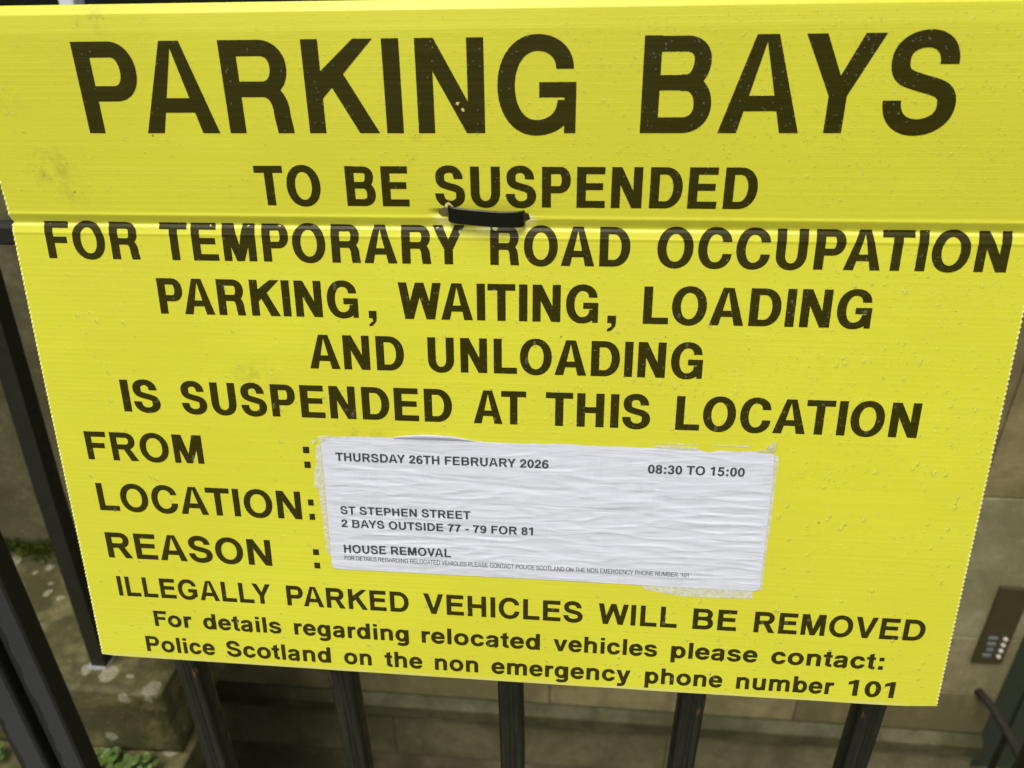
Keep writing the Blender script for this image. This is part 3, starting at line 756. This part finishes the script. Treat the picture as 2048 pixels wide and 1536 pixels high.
crease = [('v', k * .001) for k in range(-16, 12)] + [('v', x[0]) for x in PROF] + [('u', .23 + .01 * k) for k in range(14)]
LINES = [
 ([('PARKING', 64.92, 345.07), ('BAYS', 379.85, 540.55)], -51.69, 48.3, 149, 121, False, 'large black heading PARKING BAYS'),
 ([('TO', 159.7, 198.58), ('BE', 213.72, 250.5), ('SUSPENDED', 265.75, 445.97)], -11.17, 22.6, 176, 126, False, 'black line TO BE SUSPENDED'),
 ([('FOR', 21.04, 80.74), ('TEMPORARY', 95.19, 281.64), ('ROAD', 296.93, 378.22), ('OCCUPATION', 393.56, 585.73)], 22.37, 22.5, 176, 126, False, 'black line FOR TEMPORARY ROAD OCCUPATION with its top edge cracked on the fold'),
 ([('PARKING', 88.57, 215.5), (',', 221.82, 226.65), ('WAITING', 240.73, 361.06), (',', 366.67, 371.8), ('LOADING', 387.52, 517.54)], 56.2, 22.5, 176, 126, False, 'black line PARKING, WAITING, LOADING'),
 ([('AND', 181.9, 242.45), ('UNLOADING', 257.39, 424.65)], 89.65, 22.2, 176, 126, False, 'black line AND UNLOADING'),
 ([('IS', 52.59, 78.49), ('SUSPENDED', 93.21, 271.59), ('AT', 285.27, 318.51), ('THIS', 330.71, 395.37), ('LOCATION', 410.92, 554.43)], 123.24, 22.2, 176, 126, False, 'black line IS SUSPENDED AT THIS LOCATION'),
 ([('FROM', 20.59, 102.57), (':', 171.65, 175.9)], 159.3, 20.7, 154, 132, True, 'black word FROM with its colon'),
 ([('LOCATION', 21.51, 166.5), (':', 171.54, 175.42)], 198.1, 21.0, 154, 132, True, 'black word LOCATION with its colon'),
 ([('REASON', 20.91, 141.41), (':', 171.61, 175.76)], 236.05, 20.5, 154, 132, True, 'black word REASON with its colon'),
 ([('ILLEGALLY', 23.09, 137.61), ('PARKED', 149.16, 237.09), ('VEHICLES', 247.64, 358.01), ('WILL', 368.66, 421.54), ('BE', 431.99, 460.92), ('REMOVED', 472.42, 582.38)], 267.71, 16.4, 150, 138, True, 'black line ILLEGALLY PARKED VEHICLES WILL BE REMOVED'),
 ([('For', 46.53, 75.13), ('details', 83.74, 142.39), ('regarding', 152.06, 235.93), ('relocated', 245.16, 329.04), ('vehicles', 338.45, 409.82), ('please', 419.18, 477.19), ('contact:', 486.49, 560.11)], 292.26, 13.2, 154, 140, True, 'black line asking for contact about relocated vehicles'),
 ([('Police', 36.74, 89.54), ('Scotland', 98.59, 177.4), ('on', 187.22, 207.57), ('the', 217.24, 244.76), ('non', 253.87, 285.21), ('emergency', 294.69, 392.61), ('phone', 402.63, 455.72), ('number', 465.23, 530.44), ('101', 539.8, 570.49)], 314.95, 13.4, 154, 140, True, 'black bottom line ending in the phone number 101'),
]
for k, (ws, base, cap, S, T, ar, lab) in enumerate(LINES):
    for wd in ws:
        lettering([wd], base, cap, S, T, ar, M_INK, notice, 'black printed word ' + wd[0] if k == 0 else None, lift=.00014, cuts=crease if k in (1, 2) else ())

# cable tie: band over the fold, through both slots and round the rail behind
tie = thing('cable_tie', (-.006, -.004, 1.10), 'black plastic cable tie through two slots in the yellow notice', 'cable tie')
path = []
for k in range(25):
    a = math.pi * k / 24
    u = .2950 - .0215 * math.cos(a) * (1 if abs(math.cos(a)) < .8 else 1.0); hh = .0060 * math.sin(a) ** .38 - .0010
    path.append(surf(u, -.0078 + .0028 * min(1, (k / 24) * 1.6), 0) - NU * sheet_h(u, -.006) + NU * hh)
loop = [path[-1] + NU * -.010 + BU * .001]
loop += [Vector((.019, .030, 1.104)), Vector((.017, .052, 1.100)), Vector((-.027, .052, 1.100)), Vector((-.029, .030, 1.104)), path[0] + NU * -.010 - BU * .001]
full = path + loop + [path[0]]
m_ = MB(); n = len(full); vs = []
for i, p in enumerate(full):
    tdir = (full[(i + 1) % n] - full[i - 1]).normalized() if i not in (0, n - 1) else (full[1] - full[n - 2]).normalized()
    wv = -VU; nn = tdir.cross(wv).normalized()
    if 0 <= i < 25 and nn.dot(NU) < 0: nn = -nn
    hw, ht = .0046, .0008
    for a, b in ((-.86, 1), (.86, 1), (1, .35), (1, -.35), (.86, -1), (-.86, -1), (-1, -.35), (-1, .35)): vs.append(p + wv * (hw * a) + nn * (ht * b))
fs = []
for i in range(n - 1):
    for j in range(8): fs.append((i * 8 + j, i * 8 + (j + 1) % 8, (i + 1) * 8 + (j + 1) % 8, (i + 1) * 8 + j))
band = obj('strap', vs, fs, M_TIE, tie)

# ------------------------------------------------------------------ white paper label pasted on the notice
def wrinkle(u, v):
    inside = min(1, max(0, (v - .1365) / .006)) * min(1, max(0, (.2355 - v) / .008)) * min(1, max(0, (u - .186) / .01)) * min(1, max(0, (.474 - u) / .006))
    wob = .012 * noise.noise(Vector((u * 26, v * 26, 5.0)))
    a = noise.noise(Vector((u * 24 + .4, (v + wob * .25) * 165, 1.0)))
    a = max(0.0, 1 - abs(a) * 3.0) ** 1.5 * (.5 + .5 * noise.noise(Vector((u * 22, v * 45, 9.0))))
    b = noise.noise(Vector((u * 30, (v + wob * .2) * 230, 7.0)))
    d = noise.noise(Vector((u * 14, v * 60, 3.0)))
    amp = .30 + .70 * min(1, max(0, (v - .150) / .02))
    return (.00062 * a + .00020 * b + .00040 * d) * inside * amp
def lab_surf(u, v, h=0.0): return surf(u, v, .00040 + wrinkle(u, v) + h)
def paper_mat(name, kind):
    m = NT(name); UV = m.n('ShaderNodeUVMap'); uv = UV.outputs[0]
    def mp(sc, loc=(0, 0, 0)):
        x = m.n('ShaderNodeMapping'); m.t.links.new(uv, x.inputs[0]); x.inputs['Scale'].default_value = sc; x.inputs['Location'].default_value = loc; return x.outputs[0]
    warp = m.noise(mp((22, 30, 1)), 1.0, 3, .5)
    n1 = m.noise(mp((26, 170, 1)), 1.0, 2, .45, .6); n2 = m.noise(mp((60, 420, 1)), 1.0, 3, .5)
    b1 = m.bump(n1, .42, .0020); b2 = m.bump(n2, .10, .0008, b1)
    if kind == 'paper':
        # the print of an older label below shows through the wet paper as pale blocks
        br = m.n('ShaderNodeTexBrick'); m.t.links.new(mp((1, 1, 1), (.003, .002, 0)), br.inputs['Vector'])
        br.inputs['Scale'].default_value = 1.0; br.inputs['Brick Width'].default_value = .0075; br.inputs['Row Height'].default_value = .0085; br.inputs['Mortar Size'].default_value = .0009; br.inputs['Bias'].default_value = 0
        br.inputs['Color1'].default_value = c4(0, 0, 0); br.inputs['Color2'].default_value = c4(1, 1, 1); br.inputs['Mortar'].default_value = c4(0, 0, 0)
        bl = m.ramp(m.xyz(br.outputs['Color'])[0], .45, .8)
        bl = m.math('MULTIPLY', bl, m.ramp(m.noise(mp((22, 22, 1)), 1.0, 3), .42, .60))
        c = m.mix(m.ramp(n2, .35, .7, 0, .4), c4(.665, .69, .745), c4(.615, .64, .70))
        c = m.mix(m.math('MULTIPLY', bl, .30), c, c4(.56, .58, .64))
        X, Y, _ = m.xyz(uv)
        dirt = m.math('MULTIPLY', m.ramp(Y, .1345, .1385, 1, 0), m.ramp(m.noise(mp((160, 160, 1)), 1.0, 4, .7), .5, .68))
        dirt = m.math('MULTIPLY', dirt, m.ramp(X, .20, .24, 1, .0))
        c = m.mix(m.math('MULTIPLY', dirt, .7), c, c4(.30, .24, .12))
        stamp = m.math('MULTIPLY', m.ramp(m.noise(mp((120, 300, 1)), 1.0, 4, .7), .58, .66), m.math('MULTIPLY', m.ramp(m.math('ABSOLUTE', m.math('SUBTRACT', X, .255)), .0, .030, 1, 0), m.ramp(m.math('ABSOLUTE', m.math('SUBTRACT', Y, .158)), 0, .012, 1, 0)))
        c = m.mix(m.math('MULTIPLY', stamp, .5), c, c4(.42, .42, .62))
        return m.out(c, .45, .4, b2)
    if kind == 'ink':
        c = m.mix(m.ramp(n2, .3, .7), c4(.040, .044, .052), c4(.062, .066, .074))
        return m.out(c, .5, .3, b2)
    f = m.noise(mp((300, 300, 1)), 1.0, 4, .7)
    m.out(m.mix(m.ramp(f, .35, .65), c4(.70, .69, .44), c4(.82, .83, .76)), .45, .4, m.bump(f, .6, .0012))
    m.b.inputs['Alpha'].default_value = .74
    return m.m
M_PAPER, M_PINK, M_SCRAP = paper_mat('wet_label_paper', 'paper'), paper_mat('label_print', 'ink'), paper_mat('torn_label_scrap', 'scrap')
plab = thing('paper_label', tuple(surf(.33, .235)), 'white wrinkled paper label with dates and street pasted on the notice', 'label')
OUT = [(185.0, 136.7), (184.3, 140.9), (184.4, 231.9), (185.2, 234.3), (187.3, 235.5), (260, 235.2), (342.0, 235.0), (410, 235.3), (470.2, 235.5), (472.4, 234.4), (473.2, 232.1), (473.1, 191.5), (473.0, 153.3), (472.4, 136.8), (461.2, 136.0), (438.1, 136.1), (432.7, 137.6), (427.5, 136.3), (414, 136.3), (399.8, 135.7), (370.6, 136.0), (339.5, 135.4), (310, 136.0), (286.0, 135.6), (271.3, 135.4), (232.3, 135.2), (207.0, 135.3), (191.9, 136.0), (187.5, 136.4)]
random.seed(2); ring2 = []
for i in range(len(OUT)):
    (a, b), (c, d) = OUT[i], OUT[(i + 1) % len(OUT)]
    k = max(1, int(math.hypot(c - a, d - b) / 3))
    torn = b < 138 and d < 138
    for j in range(k):
        t = j / k
        ring2.append(((a + (c - a) * t) / 1000, (b + (d - b) * t + (random.uniform(-.35, .35) if torn and 0 < j else 0)) / 1000))
def inside(u, v, R):
    c = False
    for i in range(len(R)):
        (x1, y1), (x2, y2) = R[i], R[i - 1]
        if (y1 > v) != (y2 > v) and u < (x2 - x1) * (v - y1) / (y2 - y1) + x1: c = not c
    return c
def patch(R, du, dv):
    """triangulate an outline with an inner grid so that it can follow the wrinkles"""
    n = len(R); pts = [Vector((a * 1000, b * 1000)) for a, b in R]
    us = [p[0] for p in R]; vs_ = [p[1] for p in R]
    u = min(us) + du * .5
    while u < max(us):
        v = min(vs_) + dv * .5
        while v < max(vs_):
            if inside(u, v, R) and min((u - a) ** 2 + (v - b) ** 2 for a, b in R) > (dv * .6) ** 2: pts.append(Vector((u * 1000, v * 1000)))
            v += dv
        u += du
    ve, e, f, *_ = delaunay_2d_cdt(pts, [(i, (i + 1) % n) for i in range(n)], [], 1, 1e-4)
    return [(q.x / 1000, q.y / 1000) for q in ve], [tuple(x) for x in f]
def facing(vs, fs):
    o_ = []
    for f in fs:
        a, b, c = vs[f[0]], vs[f[1]], vs[f[2]]
        o_.append(f if (b - a).cross(c - a).dot(NL) > 0 else f[::-1])
    return o_
P2, F2 = patch(ring2, .0022, .0008)
vs = [lab_surf(u, v) for u, v in P2]
obj('paper_sheet', vs, facing(vs, F2), M_PAPER, plab, uvs=P2, smooth=True)
# lifted, curled strip along its torn top edge
cv, cuv, cf = [], [], []
prof_t = [(0, 0), (.25, .0007), (.5, .0016), (.75, .0020), (1.0, .0016)]
NCU = 36
for i in range(NCU + 1):
    t = i / NCU; u = .2325 + (.2865 - .2325) * t
    wd = .0042 * (math.sin(math.pi * min(1, t * 1.02)) ** .55) * (1 - .35 * max(0, t - .75) / .25) + .0001
    for a, h in prof_t:
        v = .1358 - wd * a; cv.append(surf(u, v, .0006 + h * (wd / .0042))); cuv.append((u, v))
for i in range(NCU):
    for j in range(4): cf.append((i * 5 + j, (i + 1) * 5 + j, (i + 1) * 5 + j + 1, i * 5 + j + 1))
obj('curled_edge', cv, facing(cv, cf), M_PAPER, plab, uvs=cuv, smooth=True)
gcut = [('v', .140 + .0008 * k) for k in range(115)] + [('u', .19 + .0022 * k) for k in range(126)]
for text, u0, v0, u1, v1, cap, S, T, lab in [
  ('THURSDAY 26TH FEBRUARY 2026', 193.51, 152.99, 333.06, 152.54, 5.93, 150, 122, 'grey date line THURSDAY 26TH FEBRUARY 2026'),
  ('08:30 TO 15:00', 395.91, 153.13, 455.7, 152.98, 6.05, 150, 122, 'grey time line 08:30 TO 15:00'),
  ('ST STEPHEN STREET', 193.69, 192.2, 282.03, 191.6, 5.85, 150, 122, 'grey street line ST STEPHEN STREET'),
  ('2 BAYS OUTSIDE 77 - 79 FOR 81', 193.64, 202.1, 323.48, 201.4, 5.9, 150, 122, 'grey line about two bays outside 77 - 79'),
  ('HOUSE REMOVAL', 193.94, 221.9, 268.03, 221.2, 6.3, 150, 122, 'grey line HOUSE REMOVAL'),
  ('FOR DETAILS REGARDING RELOCATED VEHICLES PLEASE CONTACT POLICE SCOTLAND ON THE NON EMERGENCY PHONE NUMBER ‘101’', 193.95, 227.6, 427.74, 227.3, 3.3, 96, 74, 'smallest grey line of thin capitals')]:
    lettering([(text, u0, u1)], v0, cap, S, T, True, M_PINK, plab, lab, lift=.00024, cuts=gcut, fn=lab_surf, slope=(v1 - v0) / (u1 - u0))

# torn remnants of an older label round it
def scrap(pts, label, h=.00022, curl=0.0):
    R = []
    random.seed(len(pts) * 7)
    for i in range(len(pts)):
        (a, b), (c, d) = pts[i], pts[(i + 1) % len(pts)]
        k = max(1, int(math.hypot(c - a, d - b) / 1.5))
        for j in range(k):
            t = j / k; R.append(((a + (c - a) * t + (random.uniform(-.18, .18) if j else 0)) / 1000, (b + (d - b) * t + (random.uniform(-.18, .18) if j else 0)) / 1000))
    P_, F_ = patch(R, .0025, .0025)
    u0 = min(p[0] for p in P_); v1 = max(p[1] for p in P_)
    vs = [surf(u, v, h + .00010 * noise.noise(Vector((u * 700, v * 700, 2))) + curl * max(0, v1 - v) ) for u, v in P_]
    return obj('label_remnant', vs, facing(vs, F_), M_SCRAP, None, label=label, cat='label remnant', uvs=P_)
scrap([(472.6, 138.4), (473.8, 138.0), (475.8, 140.3), (475.2, 153.0), (475.3, 173.9), (475.0, 191.9), (474.6, 212.2), (474.6, 234.5), (472.7, 234.6), (473.0, 200), (472.8, 153.3)], 'long narrow paper remnant along the right edge of the white label')
scrap([(395.8, 236.2), (398.9, 238.8), (422.3, 242.4), (448.5, 242.3), (469.2, 241.4), (469.1, 235.2), (434.8, 235.0), (413.6, 235.0)], 'wide translucent paper remnant below the bottom edge of the white label')
scrap([(467.2, 132.2), (472.4, 127.4), (472.3, 136.1), (461.2, 135.8), (462.6, 134.1), (468.4, 134.9)], 'pointed paper flap sticking up at the top corner of the white label', .0006, .25)
scrap([(399.4, 134.4), (408, 134.0), (420.9, 134.1), (425.5, 134.4), (427.5, 136.4), (404.1, 136.0)], 'thin white paper shred on the top edge of the label', .0006, .1)
scrap([(180.3, 143.6), (184.5, 141.0), (184.0, 167.7), (183.9, 197.7), (184.2, 224.8), (181.6, 223.0), (180.7, 197.9), (179.7, 174.6), (177.2, 173.5), (178.0, 160.7), (179.9, 156.9)], 'ragged paper remnant between the colons and the white label')
scrap([(178.0, 139.1), (180.8, 138.6), (180.9, 140.7), (178.8, 141.9)], 'tiny loose white paper scrap near the FROM colon', .0004)
scrap([(182.0, 136.1), (190.7, 135.2), (190, 137.0), (184.3, 140.3)], 'torn paper corner at the top left of the white label', .0007)
scrap([(388.5, 133.1), (408.5, 132.3), (426.9, 132.5), (426, 133.0), (400, 133.0)], 'faint straight glue line above the white label', .0002)
scrap([(433, 132.6), (454.3, 132.0), (460.3, 132.8), (451.3, 133.1)], 'short glue smear beside the pointed paper flap', .0002)

# ------------------------------------------------------------------ rain on the notice
random.seed(21)
M_WATER = NT('rain_water')
_t = M_WATER.t; _tr = _t.nodes.new('ShaderNodeBsdfTransparent'); _gl = _t.nodes.new('ShaderNodeBsdfGlossy'); _mx = _t.nodes.new('ShaderNodeMixShader'); _fr = _t.nodes.new('ShaderNodeFresnel')
_fr.inputs['IOR'].default_value = 1.22; _gl.inputs['Roughness'].default_value = .25
_df = _t.nodes.new('ShaderNodeBsdfDiffuse'); _df.inputs['Color'].default_value = c4(.92, .92, .88)
_m0 = _t.nodes.new('ShaderNodeMixShader'); _m0.inputs[0].default_value = .05  # pale diffuse share paints in the brightness of light gathered by the drops
_t.links.new(_tr.outputs[0], _m0.inputs[1]); _t.links.new(_df.outputs[0], _m0.inputs[2])
_t.links.new(_fr.outputs[0], _mx.inputs[0]); _t.links.new(_m0.outputs[0], _mx.inputs[1]); _t.links.new(_gl.outputs[0], _mx.inputs[2])
_t.links.new(_mx.outputs[0], _t.nodes['Material Output'].inputs['Surface']); _t.nodes.remove(M_WATER.b); M_WATER = M_WATER.m
rv, rf = [], []
def drop(u, v, r, el, h):
    k = len(rv); n = 9; fnl = surf
    for q in range(3):
        rr, hh = ((1.0, 0.0), (.78, .62), (.42, .93))[q]
        for i in range(n):
            a = 2 * math.pi * i / n
            du = r * rr * math.cos(a); dv = r * rr * math.sin(a) * (el if math.sin(a) < 0 else 1.0) * (1.0)
            rv.append(fnl(u + du, v + dv, .00017 + h * hh))
    rv.append(fnl(u, v + .1 * r, .00017 + h))
    for q in range(2):
        for i in range(n): rf.append((k + q * n + i, k + q * n + (i + 1) % n, k + (q + 1) * n + (i + 1) % n, k + (q + 1) * n + i))
    for i in range(n): rf.append((k + 2 * n + i, k + 2 * n + (i + 1) % n, k + 3 * n))
cnt = 0
while cnt < 3600:
    u, v = random.uniform(.004, .596), random.uniform(-.112, .318)
    wgt = .25 + .75 * min(1, max(0, (u - .15) / .35)); wgt *= 1.0 if v < .16 else .45
    if random.random() > wgt or (.174 < u < .478 and .128 < v < .245) or (-.014 < v < .009): continue
    r = random.choice((.0003, .0004, .0004, .0005, .0006))
    drop(u, v, r, 1.0 + random.random() * .8, r * .65); cnt += 1
cnt = 0
while cnt < 240:
    u, v = random.uniform(.008, .592), random.uniform(.03, .316)
    if (.174 < u < .478 and .128 < v < .245): continue
    if random.random() > (.35 + .65 * max(0, u - .2) / .4): continue
    r = random.uniform(.0007, .0014); drop(u, v, r, 1.0 + random.random() * random.random() * 2.4, r * .5); cnt += 1
obj('raindrops', rv, rf, M_WATER, None, label='scattered raindrops clinging to the yellow notice', cat='raindrops', kind='stuff', smooth=True)
